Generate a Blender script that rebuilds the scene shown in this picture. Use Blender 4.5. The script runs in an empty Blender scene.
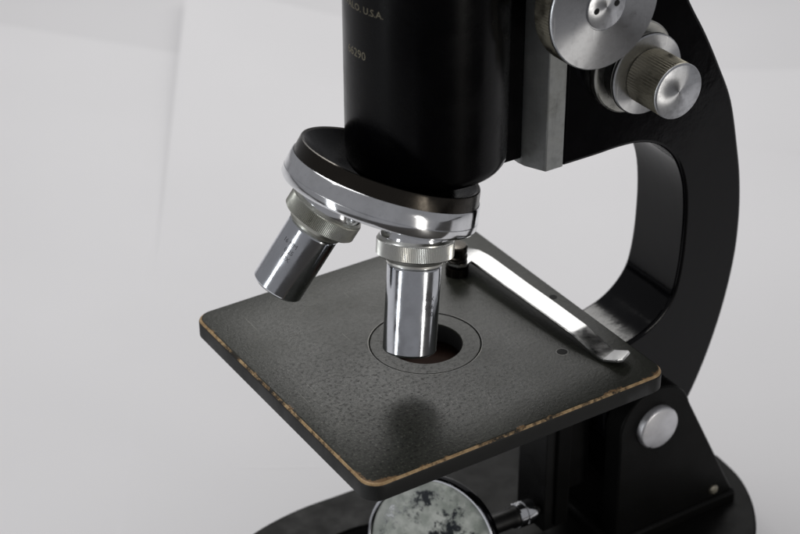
import bpy, bmesh, math, random
from mathutils import Vector, Matrix
R = math.radians
S = 0.001                      # the scene is written in millimetres
scene = bpy.context.scene
COL = scene.collection

# ------------------------------------------------------------------ camera
cam = bpy.data.objects.new('camera', bpy.data.cameras.new('camera')); COL.objects.link(cam)
scene.camera = cam
RX = Vector((0.84290022, -0.53806175, -0.00296178))
RY = Vector((-0.27936629, -0.43292338, -0.85704832))
RZ = Vector((0.4598627, 0.72323364, -0.51522752))
m = Matrix((RX, -RY, -RZ)).transposed().to_4x4()
m.translation = Vector((-217.758, -359.145, 326.261)) * S
cam.matrix_world = m
cam.data.sensor_width = 36; cam.data.lens = 1853.63 / 800 * 36
cam.data.clip_start = 0.02; cam.data.clip_end = 50
cam.data.dof.use_dof = True; cam.data.dof.focus_distance = 0.562; cam.data.dof.aperture_fstop = 18

# ------------------------------------------------------------------ world, lamps, exposure
w = bpy.data.worlds.new('World'); scene.world = w; w.use_nodes = True
w.node_tree.nodes['Background'].inputs[0].default_value = (.96, .96, 1, 1)
w.node_tree.nodes['Background'].inputs[1].default_value = 0.24
scene.view_settings.view_transform = 'Standard'; scene.view_settings.look = 'None'
scene.view_settings.exposure = 0.0; scene.view_settings.gamma = 1
def lamp(name, loc, target, sx, sy, rad, col=(1, 1, 1)):
    l = bpy.data.lights.new(name, 'AREA'); l.shape = 'RECTANGLE'; l.size = sx * S; l.size_y = sy * S
    l.energy = rad * math.pi * sx * sy * S * S; l.color = col
    o = bpy.data.objects.new(name, l); COL.objects.link(o); o.location = Vector(loc) * S
    o.rotation_euler = (Vector(target) - Vector(loc)).to_track_quat('-Z', 'Y').to_euler()
    return o
lamp('window_light', (480, 560, 420), (80, 55, 0), 520, 420, 1.4, (1, .99, .97))
lamp('key_lamp', (20 + 375, 10 + 700, 605), (30, 30, 0), 210, 210, 9, (1, .985, .96))
lamp('ceiling_softbox', (-150, 420, 1250), (150, 250, -100), 900, 900, 2.8, (1, .99, .97))
lamp('left_softbox', (-690, 40, 70), (40, 45, 70), 90, 360, 7.5, (.95, .98, 1))
lamp('right_softbox', (235, -650, 60), (40, 45, 60), 90, 340, 8.0, (1, .96, .9))

# ------------------------------------------------------------------ material helpers
def mat(name, base, rough=.4, metal=0, spec=.5, coat=0, coat_r=.05):
    mt = bpy.data.materials.new(name); mt.use_nodes = True
    b = mt.node_tree.nodes['Principled BSDF']
    b.inputs['Base Color'].default_value = (*base, 1); b.inputs['Roughness'].default_value = rough
    b.inputs['Metallic'].default_value = metal; b.inputs['Specular IOR Level'].default_value = spec
    b.inputs['Coat Weight'].default_value = coat; b.inputs['Coat Roughness'].default_value = coat_r
    return mt, mt.node_tree, b
def N(nt, t, **k):
    n = nt.nodes.new(t)
    for a, v in k.items():
        if a.startswith('i_'):
            key = a[2:]; n.inputs[int(key) if key.isdigit() else key.replace('_', ' ')].default_value = v
        else: setattr(n, a, v)
    return n
def coord(nt, sc=(1, 1, 1)):
    tc = N(nt, 'ShaderNodeTexCoord'); mp = N(nt, 'ShaderNodeMapping')
    mp.inputs['Scale'].default_value = tuple(1000 * s for s in sc)
    nt.links.new(tc.outputs['Object'], mp.inputs['Vector']); return mp.outputs[0]
def noise(nt, vec, scale, detail=4, rough=.6):
    n = N(nt, 'ShaderNodeTexNoise', i_Scale=scale, i_Detail=detail, i_Roughness=rough)
    nt.links.new(vec, n.inputs['Vector']); return n.outputs['Fac']
def ramp(nt, fac, stops):
    r = N(nt, 'ShaderNodeValToRGB'); e = r.color_ramp.elements
    while len(e) < len(stops): e.new(.5)
    for el, (p, c) in zip(e, stops):
        el.position = p; el.color = (*c, 1) if isinstance(c, tuple) else (c, c, c, 1)
    nt.links.new(fac, r.inputs[0]); return r.outputs[0]
def mix(nt, fac, a, b):
    n = N(nt, 'ShaderNodeMix', data_type='RGBA')
    for sock, v in ((n.inputs[0], fac), (n.inputs[6], a), (n.inputs[7], b)):
        if hasattr(v, 'is_output'): nt.links.new(v, sock)
        elif isinstance(v, tuple): sock.default_value = (*v, 1)
        else: sock.default_value = v
    return n.outputs[2]
def math_(nt, op, a, b=0.0, c=0.0):
    n = N(nt, 'ShaderNodeMath', operation=op)
    for sock, v in zip(n.inputs, (a, b, c)):
        if hasattr(v, 'is_output'): nt.links.new(v, sock)
        else: sock.default_value = v
    return n.outputs[0]
def bump(nt, b, h, strength=.2, dist=.0001):
    n = N(nt, 'ShaderNodeBump', i_Strength=strength, i_Distance=dist)
    nt.links.new(h, n.inputs['Height']); nt.links.new(n.outputs[0], b.inputs['Normal']); return n

def enamel(name, base, r0, r1, spec=.5, dust=.0, coat=0):
    mt, nt, b = mat(name, base, r0, spec=spec, coat=coat)
    v = coord(nt)
    n1 = noise(nt, v, .09, 5); nt.links.new(ramp(nt, n1, [(.35, r0), (.7, r1)]), b.inputs['Roughness'])
    sp = noise(nt, v, 2.2, 2, .5)
    d = ramp(nt, sp, [(.70, 0.0), (.78, 1.0)])
    d2 = math_(nt, 'MULTIPLY', d, dust)
    nt.links.new(mix(nt, d2, base, (.22, .21, .19)), b.inputs['Base Color'])
    bump(nt, b, noise(nt, v, .25, 3), .12, .0003)
    return mt
M = {}
M['tube'] = enamel('black_tube_enamel', (.0016, .0016, .0021), .2, .32, spec=.12, dust=.03)
M['arm'] = enamel('black_arm_enamel', (.0022, .0022, .0030), .08, .16, spec=.2, dust=.05)
M['base'] = enamel('black_base_enamel', (.0055, .0055, .0053), .34, .5, spec=.09, dust=.14)
M['dark'] = enamel('dark_substage_paint', (.004, .004, .004), .4, .6, spec=.3, dust=.05)

def stage_mat():
    mt, nt, b = mat('worn_black_stage', (.03, .03, .027), .4)
    v = coord(nt)
    big = noise(nt, v, .035, 5, .6); fine = noise(nt, v, .8, 5, .72); grain = noise(nt, v, 1.15, 3, .6)
    c = mix(nt, ramp(nt, big, [(.3, 0.0), (.7, 1.0)]), (.014, .0152, .0112), (.025, .0262, .020))
    # worn speckle gathers towards the front left part of the plate
    sep = N(nt, 'ShaderNodeSeparateXYZ'); nt.links.new(v, sep.inputs[0])
    dx = math_(nt, 'SUBTRACT', sep.outputs[0], 22.0); dy = math_(nt, 'SUBTRACT', sep.outputs[1], 32.0)
    d = math_(nt, 'SQRT', math_(nt, 'ADD', math_(nt, 'MULTIPLY', dx, dx), math_(nt, 'MULTIPLY', dy, dy)))
    zone = ramp(nt, math_(nt, 'ADD', math_(nt, 'DIVIDE', d, 60.0), math_(nt, 'MULTIPLY', math_(nt, 'SUBTRACT', big, .5), 1.2)), [(.25, 1.0), (.95, .18)])
    spk = math_(nt, 'MULTIPLY', ramp(nt, fine, [(.51, 0.0), (.63, 1.0)]), zone)
    nt.links.new(ramp(nt, spk, [(0, .26), (1, .08)]), b.inputs['Specular IOR Level'])
    c = mix(nt, math_(nt, 'MULTIPLY', spk, .75), c, (.010, .010, .010))
    spl = math_(nt, 'MULTIPLY', ramp(nt, grain, [(.57, 0.0), (.66, 1.0)]), zone)
    c = mix(nt, math_(nt, 'MULTIPLY', spl, .55), c, (.12, .118, .10))
    # smudges and faint wiped streaks
    v2 = coord(nt, (.12, 1.0, 1)); st = noise(nt, v2, .5, 4, .6)
    c = mix(nt, math_(nt, 'MULTIPLY', ramp(nt, st, [(.55, 0.0), (.8, 1.0)]), .35), c, (.075, .072, .058))
    for ang, sc_, th_ in ((12, 1.3, .735), (64, 1.1, .74), (-38, 1.5, .75)):
        mp = N(nt, 'ShaderNodeMapping'); mp.inputs['Rotation'].default_value = (0, 0, R(ang)); mp.inputs['Scale'].default_value = (1, .022, 1)
        nt.links.new(v, mp.inputs[0]); sn = noise(nt, mp.outputs[0], sc_, 2, .4)
        c = mix(nt, math_(nt, 'MULTIPLY', ramp(nt, sn, [(th_, 0.0), (th_ + .02, 1.0)]), .5), c, (.16, .16, .14))
    e = math_(nt, 'MINIMUM', sep.outputs[0], sep.outputs[1])
    cb = 0.0
    for cx, cy, rr in ((0, 0, 16.0), (110, 0, 13.0), (0, 110, 8.0)):
        vv = N(nt, 'ShaderNodeVectorMath', operation='DISTANCE'); nt.links.new(v, vv.inputs[0]); vv.inputs[1].default_value = (cx, cy, 0)
        cb = math_(nt, 'ADD', cb, math_(nt, 'MULTIPLY', ramp(nt, math_(nt, 'DIVIDE', vv.outputs['Value'], rr), [(0, 1.0), (1, 0.0)]), -.35))
    ew = ramp(nt, math_(nt, 'ADD', math_(nt, 'ADD', math_(nt, 'DIVIDE', e, 6.0), cb), math_(nt, 'MULTIPLY', math_(nt, 'SUBTRACT', noise(nt, v, .12, 5, .7), .5), 1.9)), [(.0, 1.0), (.07, 0.0)])
    c = mix(nt, math_(nt, 'MULTIPLY', ew, .8), c, (.22, .13, .06))
    nt.links.new(c, b.inputs['Base Color'])
    nt.links.new(ramp(nt, math_(nt, 'ADD', math_(nt, 'MULTIPLY', fine, .4), math_(nt, 'MULTIPLY', big, .6)), [(.35, .30), (.65, .44)]), b.inputs['Roughness'])
    h = math_(nt, 'ADD', fine, math_(nt, 'MULTIPLY', grain, .5)); bump(nt, b, h, .35, .00025)
    return mt
M['stage'] = stage_mat()
def wear_mat():
    mt, nt, b = mat('worn_through_stage_edge', (.3, .17, .06), .42, .3)
    v = coord(nt); a = noise(nt, v, .05, 6, .7); f = noise(nt, v, .5, 4, .7)
    s = math_(nt, 'ADD', math_(nt, 'MULTIPLY', a, .7), math_(nt, 'MULTIPLY', f, .3))
    cb = 0.0
    for cx, cy, rr in ((0, 0, 26.0), (110, 0, 20.0), (0, 110, 14.0)):
        vv = N(nt, 'ShaderNodeVectorMath', operation='DISTANCE'); nt.links.new(v, vv.inputs[0]); vv.inputs[1].default_value = (cx, cy, 0)
        cb = math_(nt, 'ADD', cb, math_(nt, 'MULTIPLY', ramp(nt, math_(nt, 'DIVIDE', vv.outputs['Value'], rr), [(0, 1.0), (1, 0.0)]), .2))
    s = math_(nt, 'ADD', s, cb)
    k = ramp(nt, s, [(.45, 0.0), (.54, 1.0)])
    br = mix(nt, ramp(nt, f, [(.35, 0.0), (.65, 1.0)]), (.32, .20, .095), (.55, .39, .21))
    nt.links.new(mix(nt, k, (.03, .026, .02), br), b.inputs['Base Color'])
    bump(nt, b, f, .5, .0002); return mt
M['wear'] = wear_mat()
def seam_mat():
    mt, nt, b = mat('worn_seam', (.1, .1, .09), .4); v = coord(nt)
    nt.links.new(mix(nt, ramp(nt, noise(nt, v, .07, 4, .6), [(.42, 0.0), (.58, 1.0)]), (.02, .02, .018), (.22, .21, .18)), b.inputs['Base Color']); return mt
M['seam'] = seam_mat()
M['stage_side'] = enamel('shade_darkened_stage_side', (.013, .0135, .013), .4, .6, spec=.3, dust=.25)  # black side paint, set darker than the top so its colour carries the shade
def metal(name, base, rough, scratch=.3, sc=(1, 1, 1), fs=.6, tint=None, bstr=.06):
    mt, nt, b = mat(name, base, rough, 1)
    v = coord(nt); v2 = coord(nt, sc)
    n1 = noise(nt, v, .13, 5, .65); n2 = noise(nt, v2, fs, 4, .7)
    nt.links.new(ramp(nt, n1, [(.35, rough * .7), (.7, rough * 1.9)]), b.inputs['Roughness'])
    c = mix(nt, ramp(nt, n1, [(.4, 0.0), (.72, scratch)]), base, tint or tuple(.55 * x for x in base))
    c = mix(nt, ramp(nt, n2, [(.6, 0.0), (.72, scratch * .7)]), c, tuple(.4 * x for x in base))
    nt.links.new(c, b.inputs['Base Color'])
    bump(nt, b, n2, bstr, .0001); return mt
M['chrome'] = metal('worn_chrome', (.84, .85, .87), .09, .4, fs=.9)
M['nickel'] = metal('nickel_objective', (.70, .72, .76), .12, .25, fs=1.3)
M['knurl'] = metal('dull_knurled_nickel', (.74, .74, .70), .3, .3)
M['knurl_dull'] = metal('tarnished_collar_nickel', (.50, .50, .45), .36, .4)
M['knurl_brass'] = metal('tarnished_knurling', (.44, .41, .33), .38, .5)
M['black_lacquer'] = metal('dark_lacquered_metal', (.045, .04, .034), .2, .3)
M['plate'] = metal('tarnished_steel_plate', (.42, .435, .435), .42, .6, sc=(1, 1, .12), fs=.35, tint=(.2, .2, .18), bstr=.25)
M['plate'].node_tree.nodes['Principled BSDF'].inputs['Metallic'].default_value = .6
M['gunmetal'] = metal('pale_pivot_metal', (.72, .72, .74), .36, .15)
M['clip'] = metal('polished_spring_steel', (.76, .76, .75), .16, .4, sc=(1, .1, 1), fs=1.4)
M['brass'] = metal('warm_old_brass', (.32, .2, .1), .4, .4)
def turned(name, base, rough):
    mt, nt, b = mat(name, base, rough, 1)
    b.inputs['Anisotropic'].default_value = .93
    t = N(nt, 'ShaderNodeTangent', direction_type='RADIAL', axis='Y'); nt.links.new(t.outputs[0], b.inputs['Tangent'])
    v = coord(nt); n1 = noise(nt, v, .35, 5, .7); n2 = noise(nt, v, 2.0, 3)
    c = mix(nt, ramp(nt, n1, [(.45, 0.0), (.75, .55)]), base, tuple(.5 * x for x in base))
    v3 = N(nt, 'ShaderNodeMapping'); v3.inputs['Rotation'].default_value = (0, R(50), 0); v3.inputs['Scale'].default_value = (1, 1, .03)
    nt.links.new(v, v3.inputs[0]); sc = noise(nt, v3.outputs[0], 2.2, 2, .4)
    c = mix(nt, ramp(nt, sc, [(.70, 0.0), (.73, .6)]), c, (.95, .95, .95))
    nt.links.new(c, b.inputs['Base Color'])
    nt.links.new(ramp(nt, n1, [(.3, rough * .8), (.7, rough * 1.3)]), b.inputs['Roughness'])
    bump(nt, b, n2, .03, .0001); return mt
M['turned'] = turned('lathe_turned_aluminium', (.62, .63, .65), .34)
M['iris'] = mat('brown_iris_metal', (.05, .026, .018), .5)[0]
M['hole'] = mat('dark_hole', (.004, .004, .004), .8)[0]
M['engrave'] = mat('dull_gold_lettering', (.17, .15, .10), .6)[0]
M['engrave_dark'] = mat('dark_engraving', (.10, .10, .11), .5, .6)[0]
def mirror_mat():
    mt, nt, b = mat('deteriorated_mirror_silver', (.02, .025, .03), .06)
    v = coord(nt)
    n1 = noise(nt, v, .085, 6, .62); n2 = noise(nt, v, .5, 5, .75); n3 = noise(nt, v, .21, 3, .5)
    s = math_(nt, 'ADD', math_(nt, 'MULTIPLY', n1, .6), math_(nt, 'MULTIPLY', n2, .4))
    k = ramp(nt, s, [(.46, 0.0), (.53, 1.0)])
    vor = N(nt, 'ShaderNodeTexVoronoi', i_Scale=.16); nt.links.new(v, vor.inputs['Vector'])
    blob = ramp(nt, math_(nt, 'ADD', vor.outputs['Distance'], math_(nt, 'MULTIPLY', n2, .2)), [(.30, 1.0), (.38, 0.0)])
    # the silver has lifted all round the border
    vv = N(nt, 'ShaderNodeVectorMath', operation='DISTANCE'); nt.links.new(v, vv.inputs[0]); vv.inputs[1].default_value = (56.6, 54, -83.2)
    rim = ramp(nt, math_(nt, 'ADD', math_(nt, 'DIVIDE', vv.outputs['Value'], 23.0), math_(nt, 'MULTIPLY', n1, .35)), [(.97, 0.0), (1.06, 1.0)])
    k = math_(nt, 'MAXIMUM', k, math_(nt, 'MULTIPLY', blob, .9)); k = math_(nt, 'MAXIMUM', k, math_(nt, 'MULTIPLY', rim, .8))
    pale = mix(nt, ramp(nt, n3, [(.35, 0.0), (.65, 1.0)]), (.38, .42, .37), (.74, .77, .71))
    nt.links.new(mix(nt, k, (.03, .036, .042), pale), b.inputs['Base Color'])
    nt.links.new(ramp(nt, k, [(0, .08), (1, .5)]), b.inputs['Roughness'])
    return mt
M['mirror'] = mirror_mat()
CREASES = [((44, 177), (77, 156), 1.2), ((60, 300), (170, 480), 3.0), ((20, 560), (120, 430), 2.0), ((560, 360), (470, 300), 2.0), ((250, 420), (330, 380), 2.0)]
def paper_mat(name, base):
    mt, nt, b = mat(name, base, .85, spec=.25)
    v = coord(nt); a = noise(nt, v, .004, 3, .5); f = noise(nt, v, .6, 4, .6)
    nt.links.new(mix(nt, ramp(nt, a, [(.3, 0.0), (.7, 1.0)]), base, tuple(x * .94 for x in base)), b.inputs['Base Color'])
    sp_ = N(nt, 'ShaderNodeSeparateXYZ'); nt.links.new(v, sp_.inputs[0]); X, Y = sp_.outputs[0], sp_.outputs[1]; tot = 0.0
    wob = math_(nt, 'MULTIPLY', noise(nt, v, .05, 2), 3.0)
    for (x0, y0), (x1, y1), wd in CREASES:
        L_ = math.hypot(x1 - x0, y1 - y0); ux, uy = (x1 - x0) / L_, (y1 - y0) / L_
        dx = math_(nt, 'SUBTRACT', X, x0); dy = math_(nt, 'SUBTRACT', Y, y0)
        al = math_(nt, 'ADD', math_(nt, 'MULTIPLY', dx, ux / L_), math_(nt, 'MULTIPLY', dy, uy / L_))
        d_ = math_(nt, 'ABSOLUTE', math_(nt, 'ADD', wob, math_(nt, 'SUBTRACT', math_(nt, 'MULTIPLY', dy, ux), math_(nt, 'MULTIPLY', dx, uy))))
        k_ = ramp(nt, math_(nt, 'DIVIDE', d_, wd), [(0, 1.0), (1, 0.0)])
        e_ = ramp(nt, al, [(-.0, 0.0), (.2, 1.0), (.8, 1.0), (1.0, 0.0)])
        tot = math_(nt, 'ADD', math_(nt, 'MULTIPLY', k_, e_), tot)
    n3 = N(nt, 'ShaderNodeBump', i_Strength=.3, i_Distance=.0005); nt.links.new(tot, n3.inputs['Height'])
    n = N(nt, 'ShaderNodeBump', i_Strength=.3, i_Distance=.005); nt.links.new(n3.outputs[0], n.inputs['Normal']); n2 = N(nt, 'ShaderNodeBump', i_Strength=.1, i_Distance=.0002)
    nt.links.new(noise(nt, v, .008, 2, .4), n.inputs['Height']); nt.links.new(f, n2.inputs['Height'])
    nt.links.new(n.outputs[0], n2.inputs['Normal']); nt.links.new(n2.outputs[0], b.inputs['Normal'])
    return mt
M['paper'] = paper_mat('matte_white_paper', (.765, .76, .775))
M['paper2'] = paper_mat('matte_greyer_paper', (.725, .72, .735))
M['table'] = mat('dark_tabletop', (.05, .045, .04), .5)[0]

# ------------------------------------------------------------------ mesh helpers
class MB:
    def __init__(s): s.v = []; s.f = []; s.mi = []
    def add(s, vs, fs, mi=0):
        o = len(s.v); s.v += [Vector(v) for v in vs]; s.f += [tuple(i + o for i in f) for f in fs]; s.mi += [mi] * len(fs)
    def build(s, name, mats, parent=None, bevel=0, angle=35, seg=3):
        me = bpy.data.meshes.new(name); me.from_pydata([v * S for v in s.v], [], s.f)
        for mt in (mats if isinstance(mats, (list, tuple)) else [mats]): me.materials.append(mt)
        me.polygons.foreach_set('material_index', s.mi)
        bm = bmesh.new(); bm.from_mesh(me)
        bmesh.ops.remove_doubles(bm, verts=bm.verts, dist=1e-7)
        bmesh.ops.recalc_face_normals(bm, faces=bm.faces)
        bm.to_mesh(me); bm.free()
        me.polygons.foreach_set('use_smooth', [True] * len(me.polygons)); me.set_sharp_from_angle(angle=R(angle))
        o = bpy.data.objects.new(name, me); COL.objects.link(o)
        if bevel:
            b = o.modifiers.new('b', 'BEVEL'); b.width = bevel * S; b.segments = seg; b.limit_method = 'ANGLE'; b.angle_limit = R(40); b.harden_normals = False
        if parent: attach(o, parent)
        return o
def attach(o, parent):
    o.parent = parent; o.matrix_parent_inverse = parent_world(parent).inverted()
def parent_world(p):
    mtx = p.matrix_basis.copy()
    if p.parent: mtx = parent_world(p.parent) @ p.matrix_parent_inverse @ mtx
    return mtx
def frame(a):
    a = Vector(a).normalized(); t = Vector((0, 0, 1)) if abs(a.z) < .9 else Vector((1, 0, 0))
    u = a.cross(t).normalized(); return a, u, a.cross(u).normalized()
def lathe(mb, o, axis, prof, n=96, mi=0, teeth=None, close=True):
    """prof: list of (radius, height[, 't' for toothed])"""
    a, u, v = frame(axis); o = Vector(o); vs = []; fs = []
    for p in prof:
        r, h = p[0], p[1]; tooth = len(p) > 2
        for i in range(n):
            t = 2 * math.pi * i / n; rr = r
            if tooth: rr = r + (p[2] if i % 2 else 0)
            vs.append(o + a * h + (u * math.cos(t) + v * math.sin(t)) * rr)
    for j in range(len(prof) - 1):
        for i in range(n):
            k = (i + 1) % n; fs.append((j * n + i, j * n + k, (j + 1) * n + k, (j + 1) * n + i))
    if close:
        if prof[0][0] > .01: fs.append(tuple(range(n)))
        if prof[-1][0] > .01: fs.append(tuple((len(prof) - 1) * n + i for i in range(n)))
    mb.add(vs, fs, mi)
def box(mb, x0, x1, y0, y1, z0, z1, mi=0):
    vs = [(x, y, z) for x in (x0, x1) for y in (y0, y1) for z in (z0, z1)]
    mb.add(vs, [(0, 1, 3, 2), (4, 6, 7, 5), (0, 4, 5, 1), (2, 3, 7, 6), (0, 2, 6, 4), (1, 5, 7, 3)], mi)
def prism_y(mb, pts, y0, y1, mi=0):
    n = len(pts); vs = [(x, y0, z) for x, z in pts] + [(x, y1, z) for x, z in pts]
    mb.add(vs, [tuple(range(n)), tuple(range(2 * n - 1, n - 1, -1))] + [(i, (i + 1) % n, (i + 1) % n + n, i + n) for i in range(n)], mi)
def prism_z(mb, pts, z0, z1, mi=0):
    n = len(pts); vs = [(x, y, z0) for x, y in pts] + [(x, y, z1) for x, y in pts]
    mb.add(vs, [tuple(range(n)), tuple(range(2 * n - 1, n - 1, -1))] + [(i, (i + 1) % n, (i + 1) % n + n, i + n) for i in range(n)], mi)
def spline(P, k=8):
    out = []
    for i in range(len(P) - 1):
        p0 = Vector(P[max(i - 1, 0)]); p1 = Vector(P[i]); p2 = Vector(P[i + 1]); p3 = Vector(P[min(i + 2, len(P) - 1)])
        for j in range(k):
            t = j / k
            out.append(tuple(.5 * ((2 * p1) + (-p0 + p2) * t + (2 * p0 - 5 * p1 + 4 * p2 - p3) * t * t + (-p0 + 3 * p1 - 3 * p2 + p3) * t ** 3)))
    out.append(tuple(P[-1])); return out
def text_mesh(s, size):
    c = bpy.data.curves.new('t', 'FONT'); c.body = s; c.size = size; c.resolution_u = 2; c.align_x = 'RIGHT'
    o = bpy.data.objects.new('t', c); COL.objects.link(o)
    dg = bpy.context.evaluated_depsgraph_get(); dg.update(); me = o.evaluated_get(dg).to_mesh()
    bm = bmesh.new(); bm.from_mesh(me); bmesh.ops.subdivide_edges(bm, edges=[e for e in bm.edges if e.calc_length() > size * .25], cuts=2)
    vs = [v.co.copy() for v in bm.verts]; fs = [tuple(v.index for v in f.verts) for f in bm.faces]
    bm.free(); o.evaluated_get(dg).to_mesh_clear(); bpy.data.objects.remove(o); bpy.data.curves.remove(c)
    return vs, fs
def wrap_text(mb, s, size, o, axis_up, rad, dirv, h):
    """text ends at direction dirv; runs counter-clockwise seen from the top of axis_up"""
    a = Vector(axis_up).normalized(); d = Vector(dirv); d = (d - a * d.dot(a)).normalized(); e = a.cross(d)
    vs, fs = text_mesh(s, size); out = []
    for v in vs:
        t = v.x / rad; out.append(Vector(o) + a * (h + v.y) + (d * math.cos(t) + e * math.sin(t)) * (rad + .03))
    mb.add(out, fs)

def setp(o, label=None, cat=None, kind=None, group=None):
    if label: o['label'] = label
    if cat: o['category'] = cat
    if kind: o['kind'] = kind
    if group: o['group'] = group
    return o

# ------------------------------------------------------------------ tabletop and paper
ZT = -122.0
mb = MB(); box(mb, -1500, 2200, -900, 2200, ZT - 40, ZT - 1.2)
setp(mb.build('tabletop', M['table']), kind='structure')
def sheet(name, mt, o, du, dv, lu, lv, z, lift, nu=60, nv=60, vmax=None):
    """o corner, du/dv unit directions, lift(u, v) -> extra height"""
    du = Vector(du).normalized(); dv = Vector(dv).normalized(); b = MB(); vs = []; fs = []
    for j in range(nv + 1):
        for i in range(nu + 1):
            u = lu * (i / nu) ** 1.8; v = (vmax(u) if vmax else lv) * j / nv
            q = Vector(o) + du * u + dv * v; vs.append((q.x, q.y, z + lift(u, v)))
    n = len(vs)
    vs += [(x, y, zz + .25) for x, y, zz in vs]; wd = nu + 1
    for j in range(nv):
        for i in range(nu):
            a = j * wd + i; fs.append((a, a + 1, a + 1 + wd, a + wd)); fs.append((n + a, n + a + wd, n + a + 1 + wd, n + a + 1))
    for i in range(nu):
        fs.append((i, n + i, n + i + 1, i + 1)); a = nv * wd + i; fs.append((a, a + 1, n + a + 1, n + a))
    for j in range(nv):
        a = j * wd; fs.append((a, a + wd, n + a + wd, n + a)); a += nu; fs.append((a, n + a, n + a + wd, a + wd))
    b.add(vs, fs); return b.build(name, mt, angle=60)
eB = Vector((237 - 70, 596 - 305, 0)).normalized(); nB = Vector((eB.y, -eB.x, 0))
o = sheet('paper_sheet', M['paper2'], Vector((70, 305, 0)) - nB * 1200 + eB * 120, nB, eB, 3200, 1500, ZT - 1.0, lambda u, v: 0)
setp(o, 'slightly greyer white paper at the back, seen in the top left corner', 'paper', group='sheets of white paper under the microscope')
eA = Vector((205.6 - 132.5, 537.3 - 636.5, 0)).normalized()
o = sheet('paper_sheet', M['paper'], Vector((132.5, 636.5, 0)) - eA * 560, (-eA.y * -1, -eA.x, 0), eA, 900, 1050, ZT - .7, lambda u, v: 1.6 * math.exp(-u / 20))
setp(o, 'white paper on the left side, its far edge slanting across the top left corner', 'paper', group='sheets of white paper under the microscope')
def liftB(u, v):
    v += 110
    s = max(0.0, v - 430) / 350; s = s * s * (3 - 2 * s) if s < 1 else 1
    e = math.exp(-((u / 55.0) ** 1.5)); return 15 * s * e + 2.5 * math.exp(-((u - 330 - v * .1) / 22.0) ** 2) * (1 if v > 420 else max(0, (v - 300) / 120))
o = sheet('paper_sheet', M['paper'], Vector((70, 305, 0)) - eB * 310, nB, eB, 1300, 870, ZT - .3, liftB, nu=110, nv=90, vmax=lambda u: 310 + (348 if u < 20 else 348 - (u - 20) * .4 if u < 305 else 234 - (u - 305) * .03))
setp(o, 'largest white paper under the microscope, with its raised left edge casting a thin shadow', 'paper', group='sheets of white paper under the microscope')

# ------------------------------------------------------------------ microscope
root = bpy.data.objects.new('microscope', None); COL.objects.link(root); root.location = Vector((130, 55, ZT)) * S
root.empty_display_size = .03
setp(root, 'old black enamelled brass microscope with square stage and two chrome objectives, standing on white paper', 'microscope')

# base ------------------------------------------------------
ZB = -100.0
outer = [(189.5, 55), (187.3, 40), (179.5, 24), (167, 10), (150, 1), (130, -2.5), (100, -2.5), (60, -3.5), (38, -4.2), (18, -1), (0, 7), (-12, 16), (-16, 22)]
inner = [(-12, 27), (0, 27), (20, 22.5), (44, 16.5), (62, 20), (75, 30), (83, 42), (85, 55)]
half = spline(outer, 5) + spline(inner, 5)
mirror = [(x, 110 - y) for x, y in reversed(half)][1:-1]
mb = MB(); prism_z(mb, half + mirror, ZT, ZB)
base = mb.build('horseshoe_base', M['base'], root, bevel=2.2, seg=4)
# pillar ----------------------------------------------------
PX, PZ = 136.0, -51.0
arc = [(PX + 15.5 * math.cos(R(t)), PZ + 15.5 * math.sin(R(t))) for t in range(22, 175, 8)]
cheek = [(176, -95.5), (PX + 15.5 * math.cos(R(15)), PZ + 15.5 * math.sin(R(15)))] + arc + [(121, -56), (121.5, -95.5)]
mb = MB()
for y0, y1 in ((33, 41.4), (68.6, 77)): prism_y(mb, cheek, y0, y1)
box(mb, 124, 168, 41.4, 68.6, -95.5, -76)
pillar = mb.build('pillar', M['base'], root, bevel=.7)
mb = MB(); prism_z(mb, [(119.5, 32), (177.5, 32), (177.5, 78), (119.5, 78)], ZB - 1, -95.5)
mb.build('pillar_foot', M['base'], pillar, bevel=1.5)
for sy, yy in ((-1, 33), (1, 77)):
    mb = MB(); lathe(mb, (PX, yy, PZ), (0, sy, 0), [(8.2, -1), (8.2, 1.9), (7.9, 2.4), (7.3, 2.7), (0, 2.7)], 72)
    mb.build('pivot_cap', M['gunmetal'], pillar)
mb = MB(); lathe(mb, (166.3, 33, -91.5), (0, -1, 0), [(1.9, -1), (1.9, .6), (1.3, 1.2), (0, 1.3)], 32)
mb.build('set_screw', M['knurl_brass'], pillar)

# arm -------------------------------------------------------
outerA = [(120, 150), (132, 124), (143.9, 101.9), (151.9, 88.9), (159.2, 75.4), (165.7, 61.6), (170.6, 43), (173.2, 30.3), (174.6, 16), (174.3, 0), (171.2, -19), (165.6, -38), (158.5, -54), (151, -64)]
innerA = [(110.8, -20.4), (122, -20.6), (131.2, -18.9), (137.5, -16.6), (143.1, -12.4), (147.1, -6.4), (149, 3), (149.6, 14.5), (149.3, 26), (147.8, 36), (144.4, 44.6), (139.7, 50.6), (134, 54.6), (127, 56.8), (119, 57.4), (110, 57.2), (97, 57.2)]
low = [(PX + 15 * math.cos(R(t)), PZ + 15 * math.sin(R(t))) for t in range(-45, -181, -12)]
pts = spline(outerA, 6) + low + [(119, -34), (112, -31.5), (88, -30.5), (88, -6.85), (110.8, -6.85)] + spline(innerA, 6) + [(97, 150)]
mb = MB(); prism_y(mb, pts, 42, 68)
arm = mb.build('arm', M['arm'], root, bevel=1.3, seg=4)
# bare metal slide plate at the front of the arm
mb = MB(); prism_z(mb, [(96.96, 41.7), (90.3, 41.7), (87.0, 48.5), (86.6, 51), (86.6, 59), (87.0, 61.5), (90.3, 68.3), (96.96, 68.3)], 57.4, 158)
plate = mb.build('slide_plate', M['plate'], root, bevel=.4)
mb = MB(); prism_z(mb, [(76, 49.4), (86.5, 49.4), (86.5, 60.6), (76, 60.6)], 60, 165)
carrier = mb.build('tube_carrier', M['tube'], root, bevel=.3)

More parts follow.
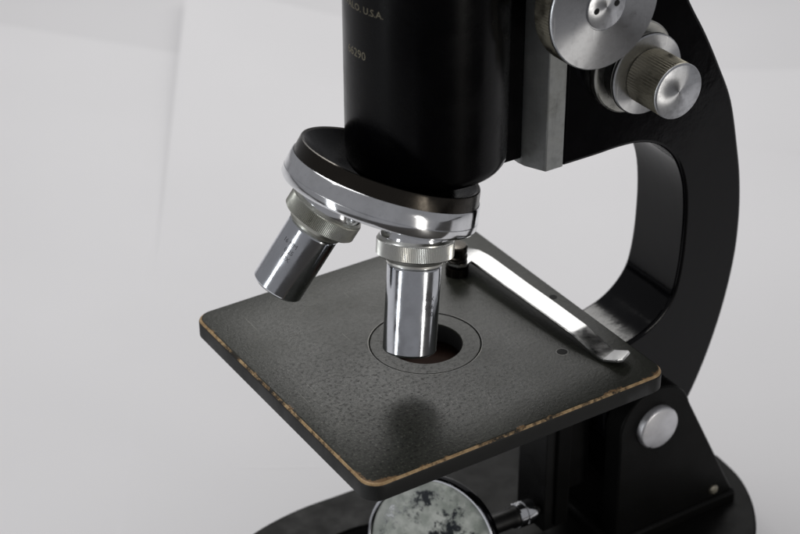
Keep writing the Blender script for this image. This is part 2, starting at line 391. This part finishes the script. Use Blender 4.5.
# tube ------------------------------------------------------
mb = MB(); lathe(mb, (55, 55, 0), (0, 0, 1), [(16, 66.8), (22.3, 67.0), (23.5, 67.5), (24.2, 68.6), (24.4, 70.2), (24.4, 71), (24.4, 178), (22, 180), (19, 180), (19, 150), (0, 150)], 144)
tube = mb.build('body_tube', M['tube'], root)
mb = MB()
def azd(t): return (math.cos(R(t)), math.sin(R(t)), 0)
wrap_text(mb, 'BUFFALO. U.S.A.', 3.0, (55, 55, 0), (0, 0, 1), 24.4, azd(207.5), 120.7)
wrap_text(mb, '66290', 3.7, (55, 55, 0), (0, 0, 1), 24.4, azd(192), 106.3)
mb.build('engraved_lettering', M['engrave'], tube)

# nosepiece -------------------------------------------------
Q = Vector((55.0, 55.0, 101.57)); th, ph = .377, 3.18865
NV = Vector((math.sin(th) * math.cos(ph), math.sin(th) * math.sin(ph), -math.cos(th)))
D = [Vector((-0.1891914, -0.19222959, -0.96294049)), Vector((-0.52293247, 0.1586951, -0.8374709))]
mb = MB()
lathe(mb, Q, NV, [(26.8, 35.0), (27.5, 34.65), (27.9, 34.8), (28.15, 35.4), (28.9, 39.2)], 144, close=False)
nose = mb.build('nosepiece', M['black_lacquer'], root)
mb = MB(); lathe(mb, Q, NV, [(6, 44.5), (6, 43.2), (13, 42.2), (19, 40.0), (24, 37), (26.8, 35.0)], 144, close=False)
mb.build('turret_dish', M['tube'], nose)
mb = MB()
lathe(mb, Q, NV, [(28.9, 39.15), (29.1, 39.1), (29.35, 39.35), (29.9, 41.5), (30.35, 43.9), (30.2, 44.05), (30.4, 44.2), (30.55, 46.2), (30.2, 46.9), (29.2, 47.3), (27, 47.6), (24, 48)], 144, close=False)
mb.build('chrome_ring', M['chrome'], nose)
mb = MB(); lathe(mb, Q, NV, [(24, 48), (19, 49.6), (12, 51.0), (6, 51.6), (3.4, 51.7), (3.4, 52.6), (2.6, 53), (0, 53)], 96, close=False)
mb.build('turret_underside', M['chrome'], nose)
mb = MB(); lathe(mb, Q, (0, 0, -1), [(17, 34.2), (14, 35), (10, 37), (8, 40), (8, 43.5)], 72)
mb.build('pivot_hub', M['black_lacquer'], nose)
# stop lever behind the active objective
SB = []
for k, (Dv, L, rb) in enumerate(((D[0], 30.5, 8.25), (D[1], 25.4, 8.25))):
    sk = 61.6
    mb = MB()
    lathe(mb, Q, Dv, [(6, sk - 15), (10.2, sk - 14), (10.4, sk - 8.2), (10.9, sk - 7.4), (10.9, sk - 6.3)], 72)
    sock = mb  # threaded socket of the turret
    so = sock.build('objective_socket', M['chrome'], nose)
    mb = MB()
    lathe(mb, Q, Dv, [(rb - .5, sk + 1.8), (rb - .5, sk + 2.6), (rb - .1, sk + 3.0), (rb, sk + 3.4), (rb, sk + 3.55), (rb, sk + L * .5), (rb, sk + L - 1.1), (rb, sk + L - .9), (rb - .25, sk + L - .5), (rb - .9, sk + L), (rb - 2.2, sk + L + .1), (rb - 2.5, sk + L - .6), (3, sk + L - .4), (0, sk + L - .4)], 96)
    ob = mb.build('objective', M['nickel'], root, angle=12)
    ob['label'] = ('longer chrome objective hanging over the stage hole' if k == 0 else 'shorter chrome objective tilted out over the left of the stage')
    mb = MB(); nt_ = 280
    lathe(mb, Q, Dv, [(9.5, sk - 6.4), (10.9, sk - 6.3), (11.55, sk - 5.6), (11.6, sk - 5.2), (11.6, sk - 5.0, .22), (11.6, sk - .5, .22), (11.6, sk - .35), (11.2, sk), (10.3, sk + .25), (9.3, sk + .7), (8.55, sk + 1.6), (8.5, sk + 2.3), (rb - .6, sk + 2.3)], nt_)
    mb.build('knurled_collar', M['knurl'] if k == 0 else M['knurl_dull'], ob, angle=25)
    mb = MB(); up = -Dv
    camd = Vector((-217.758, -359.145, 326.261)) - (Q + Dv * sk)
    camd = (camd - up * camd.dot(up)).normalized(); sd = up.cross(camd)
    if k == 0:
        ends = camd * .62 + sd * .78
        for s, hh in (('44X', 12.6), ('0.66', 15.0), ('160', 17.4)):
            wrap_text(mb, s, 2.1, Q, up, rb, ends, -(sk + hh))
    else:
        ends = camd * .98 - sd * .12
        for s, hh in (('16 MM', 9.0), ('0.25', 11.4), ('10X', 13.8)):
            wrap_text(mb, s, 2.0, Q, up, rb, ends, -(sk + hh))
    mb.build('engraved_lettering', M['engrave_dark'], ob)
    mb = MB(); lathe(mb, Q, Dv, [(2.6, sk + L - .38), (2.4, sk + L - .1), (0, sk + L + .1)], 32)
    mb.build('front_lens', M['hole'], ob)

# stage -----------------------------------------------------
def rrect(x0, x1, y0, y1, r, n=10):
    out = []
    for cx, cy, a0 in ((x1 - r, y1 - r, 0), (x0 + r, y1 - r, 90), (x0 + r, y0 + r, 180), (x1 - r, y0 + r, 270)):
        for i in range(n + 1):
            t = R(a0 + 90 * i / n); out.append((cx + r * math.cos(t), cy + r * math.sin(t)))
    res = []
    for i, p in enumerate(out):                                   # add points along the straight sides
        q = out[(i + 1) % len(out)]; res.append(p)
        d = math.hypot(q[0] - p[0], q[1] - p[1])
        if d > 5:
            k = int(d // 3); res += [(p[0] + (q[0] - p[0]) * j / k, p[1] + (q[1] - p[1]) * j / k) for j in range(1, k)]
    return res
HX, HY, HR = 55.0, 55.0, 18.2
random.seed(3)
prof = [(1.25, 0, 0), (.8, -.1, 1), (.15, -.75, 1), (0, -1.2, 0), (0, -6.0, 0), (.7, -6.75, 0)]
rings = []
for ins, z, _ in prof: rings.append([(x, y, z) for x, y in rrect(ins, 110 - ins, ins, 110 - ins, 5.5 - ins * .6)])
n = len(rings[0]); mb = MB()
for j in range(len(rings) - 1):
    worn = j == 1
    for i in range(n):
        k = (i + 1) % n; a, b_ = rings[j][i], rings[j][k]; c, d = rings[j + 1][k], rings[j + 1][i]
        front = (a[0] < 4.5 or a[1] < 4.5)
        mb.add([a, b_, c, d], [(0, 1, 2, 3)], 1 if worn and front else (0 if j < 2 else 2))
ci = [(HX + HR * math.cos(math.atan2(y - HY, x - HX)), HY + HR * math.sin(math.atan2(y - HY, x - HX))) for x, y, z in rings[0]]
for ra, rb_, z0, z1 in ((1, None, 0, 0),):
    for i in range(n):
        k = (i + 1) % n
        for f0, f1 in ((0, .33), (.33, .66), (.66, 1)):
            def L(i, f, z=0): return (rings[0][i][0] * (1 - f) + ci[i][0] * f, rings[0][i][1] * (1 - f) + ci[i][1] * f, z)
            mb.add([L(i, f0), L(k, f0), L(k, f1), L(i, f1)], [(0, 1, 2, 3)])
        mb.add([(*ci[i], 0), (*ci[k], 0), (*ci[k], -6.75), (*ci[i], -6.75)], [(0, 1, 2, 3)])
        r5 = rings[-1]; mb.add([r5[i], r5[k], (*ci[k], -6.75), (*ci[i], -6.75)], [(0, 1, 2, 3)])
stage = mb.build('stage', [M['stage'], M['wear'], M['stage_side']], root, angle=40)
mb = MB(); lathe(mb, (HX, HY, 0), (0, 0, -1), [(11.9, .9), (11.9, .4), (12.1, .18), (17.6, .1), (17.85, .3), (18.0, .9)], 96, close=False); mb.build('stage_insert', M['stage'], stage)
mb = MB(); lathe(mb, (HX, HY, 0), (0, 0, -1), [(11.9, .9), (12.0, 6.6), (18.1, 6.6)], 96, close=False); mb.build('stage_bore', M['hole'], stage)
mb = MB(); lathe(mb, (HX, HY, .02), (0, 0, -1), [(18.15, .0), (18.38, 0), (18.42, .1)], 96, close=False); mb.build('insert_seam', M['seam'], stage)
mb = MB(); lathe(mb, (88.5, 26.8, .05), (0, 0, -1), [(0, 0), (1.7, 0), (1.9, .04), (1.9, .5)], 32, close=False); mb.build('clip_hole', M['hole'], stage)
mb = MB(); lathe(mb, (88.5, 26.8, .06), (0, 0, -1), [(1.75, 0), (2.05, 0), (2.1, .1)], 32, close=False); mb.build('hole_lip', M['seam'], stage)
mb = MB(); lathe(mb, (105.8, 54.9, 0), (0, 0, 1), [(1.3, -.3), (1.3, .08), (.7, .1), (0, .04)], 32); mb.build('stage_screw', M['hole'], stage)
# diaphragm under the hole
mb = MB(); lathe(mb, (HX, HY, 0), (0, 0, -1), [(19, 6.8), (19, 22), (5, 22), (5, 20), (17.5, 18.5), (17.5, 6.8)], 72, close=False)
dia = mb.build('diaphragm_housing', M['dark'], root)
mb = MB(); lathe(mb, (HX, HY, -10.5), (0, 0, 1), [(17.4, 0), (2.0, .3), (2.0, .05)], 72, close=False); mb.build('iris_leaves', M['iris'], dia)

# stage clip: flat spring lying along the back edge ---------------------------
path = [(93.6, 92.5, 3.3), (94.3, 86.5, 4.45), (94.7, 81.5, 4.9), (94.9, 77, 4.95), (95.6, 60, 4.5), (96.6, 45, 4.0), (97.4, 31, 3.4), (97.5, 29.5, 3.25), (98.0, 23, 2.0), (98.5, 17.5, 1.1), (98.9, 15.9, 1.05), (100.6, 11.2, 2.75), (101.0, 10.4, 3.0)]
mb = MB(); sec = []
for i, q in enumerate(path):
    a = Vector(path[max(i - 1, 0)]); b_ = Vector(path[min(i + 1, len(path) - 1)]); t = (b_ - a).normalized()
    sdv = t.cross(Vector((0, 0, 1))).normalized(); nn = sdv.cross(t).normalized(); f = i / (len(path) - 1)
    wd = 3.9 - .45 * f
    if i == len(path) - 1: wd = 2.7
    if i == 0: wd = 2.6
    c = Vector(q); th_ = .45
    sec.append([c - sdv * wd - nn * th_, c - sdv * wd + nn * (th_ - .25), c - sdv * (wd - .35) + nn * th_, c + sdv * (wd - .35) + nn * th_, c + sdv * wd + nn * (th_ - .25), c + sdv * wd - nn * th_])
vs = [v for s_ in sec for v in s_]; fs = []
for j in range(len(sec) - 1):
    for i in range(6): k = (i + 1) % 6; fs.append((j * 6 + i, j * 6 + k, j * 6 + 6 + k, j * 6 + 6 + i))
fs += [tuple(range(5, -1, -1)), tuple((len(sec) - 1) * 6 + i for i in range(6))]
mb.add(vs, fs); prism_z(mb, [(91.0, 91.5), (86.5, 90.2), (83.9, 87.4), (83.6, 84), (85.6, 81), (88, 80.2), (91.4, 82)], 4.7, 5.5)
clip = mb.build('stage_clip', M['clip'], root, angle=14)
mb = MB(); lathe(mb, (87.6, 85.0, 0), (0, 0, 1), [(4.0, .02), (4.0, 3.2), (2.6, 3.6), (2.6, 5.6), (3.3, 5.7), (3.5, 6.1), (3.5, 7.1), (3.1, 7.4), (3.1, 8.4), (3.5, 8.8), (3.5, 10.6), (3.0, 11.2), (0, 11.4)], 48)
mb.build('clip_post', M['black_lacquer'], clip)

# substage --------------------------------------------------
mb = MB(); box(mb, 100, 111, 47, 63, -92, -30.6); box(mb, 111, 121, 50, 60, -80, -32)
post = mb.build('substage_post', M['dark'], root, bevel=.5)
mb = MB(); box(mb, 104, 109, 45.4, 46.9, -90, -33); mb.build('rack_rail', M['base'], post, bevel=.2)
mb = MB(); lathe(mb, (103, 47, -22), (0, -1, 0), [(3.2, -6), (3.2, 2.5), (2.2, 3.0), (2.2, 3.5), (0, 3.5)], 40); mb.build('pinion_knob', M['black_lacquer'], post)
mb = MB(); box(mb, 74, 100, 49, 61, -14, -7.2); box(mb, 88, 101, 47.2, 62.8, -30.4, -14); mb.build('substage_bracket', M['dark'], post, bevel=.5)

# mirror ----------------------------------------------------
MN = Vector((-.80, -.50, .33)).normalized(); MC = Vector((57.2, 53.8, -83.2))
mb = MB(); lathe(mb, MC, MN, [(0, -6.5), (15, -6.2), (22.50, -4.6), (24.20, -3.0), (24.40, -1.6), (24.20, .2), (23.60, .7), (23.00, .6), (22.60, .1), (22.50, -.6)], 120, close=False)
mir = mb.build('mirror', M['arm'], root)
mb = MB(); lathe(mb, MC, MN, [(23.75, .72), (23.50, .95), (23.00, .9), (22.75, .62)], 120, close=False); mb.build('mirror_rim', M['nickel'], mir)
mb = MB(); lathe(mb, MC, MN, [(0, -.05), (10, -.05), (21.60, -.05), (22.50, -.3), (22.50, -.55)], 120, close=False); mb.build('mirror_glass', M['mirror'], mir)
mb = MB(); lathe(mb, (74, 50.5, -82.0), (1, 0, -.06), [(3.6, 0), (3.6, 14), (4.0, 14.6), (4.0, 16)], 48); lathe(mb, (99, 51, -84), (1, 0, 0), [(2.4, -3), (2.4, 3)], 24)
mb.build('mirror_stem', M['dark'], mir)
mb = MB(); lathe(mb, (90, 50.5, -82.9), (1, 0, -.06), [(2.5, 0), (4.2, .1), (4.5, .5), (4.5, 2.4), (4.25, 2.6), (4.25, 3.1), (4.5, 3.3), (4.5, 6.7), (4.2, 7.2), (2.5, 7.4)], 64); mb.build('clamp_nut', M['chrome'], mir)

# focusing knobs --------------------------------------------
fx, fz = 120.8, 86.2
def knob_set(sy):
    y = (lambda d: 42 - d) if sy < 0 else (lambda d: 68 + d)
    ax = (0, sy, 0); o = Vector((fx, y(0), fz))
    mb = MB(); lathe(mb, o, ax, [(12.6, -1), (14.9, 0.1), (15.1, .6), (15.1, 2.4), (14.6, 2.9), (12.6, 2.9)], 120)
    fk = mb.build('fine_focus_ring', M['knurl'], root)
    mb = MB(); lathe(mb, o, ax, [(11.8, 2.8), (11.8, 7.5)], 96); mb.build('ring_groove', M['arm'], fk)
    mb = MB(); lathe(mb, o, ax, [(11, 7.3), (12.9, 7.5), (13.15, 7.9), (13.15, 9.0), (12.8, 9.4), (6, 9.4)], 120, close=False); mb.build('flange', M['turned'], fk)
    mb = MB(); lathe(mb, o, ax, [(6.5, 9.4), (8.4, 9.5), (8.6, 9.8), (8.6, 10.1, .28), (8.6, 22.4, .28), (8.75, 22.6), (8.95, 22.8), (8.95, 23.3)], 120, close=False)
    kn = mb.build('fine_focus_knob', M['knurl_brass'], root, angle=20)
    mb = MB(); lathe(mb, o, ax, [(8.95, 23.3), (8.8, 23.7), (8.4, 23.95), (.02, 23.95)], 120); mb.build('knob_face', M['turned'], kn, angle=50)
    c = Vector((94.2, y(0), 118.3))
    mb = MB(); lathe(mb, c, ax, [(9, -1), (9, 11)], 72); hub = mb
    lathe(mb, c, ax, [(9, 11), (18.20, 11.2), (19.00, 11.6), (19.10, 12.0), (19.10, 12.2, .3), (19.10, 18.2, .3), (19.20, 18.5), (19.3, 18.8)], 240, close=False)
    ck = mb.build('coarse_focus_knob', M['knurl_brass'], root, angle=20)
    mb = MB(); lathe(mb, c, ax, [(19.3, 18.8), (19.25, 19.6), (18.9, 20.0), (7.2, 20.0), (7.05, 19.8), (6.8, 19.8)], 160, close=False); mb.build('knob_face', M['turned'], ck, angle=40)
    mb = MB(); lathe(mb, c, ax, [(6.8, 19.8), (6.8, 20.25), (6.55, 20.4), (.02, 20.4)], 96); mb.build('knob_boss', M['turned'], ck, angle=40)
    for s in (-1, 1):
        mb = MB(); q = c + Vector((s * 3.6, 0, s * .5)); lathe(mb, q, ax, [(1.0, 20.0), (1.0, 20.43), (0, 20.43)], 24); mb.build('pin_hole', M['hole'], ck)
knob_set(-1); knob_set(1)
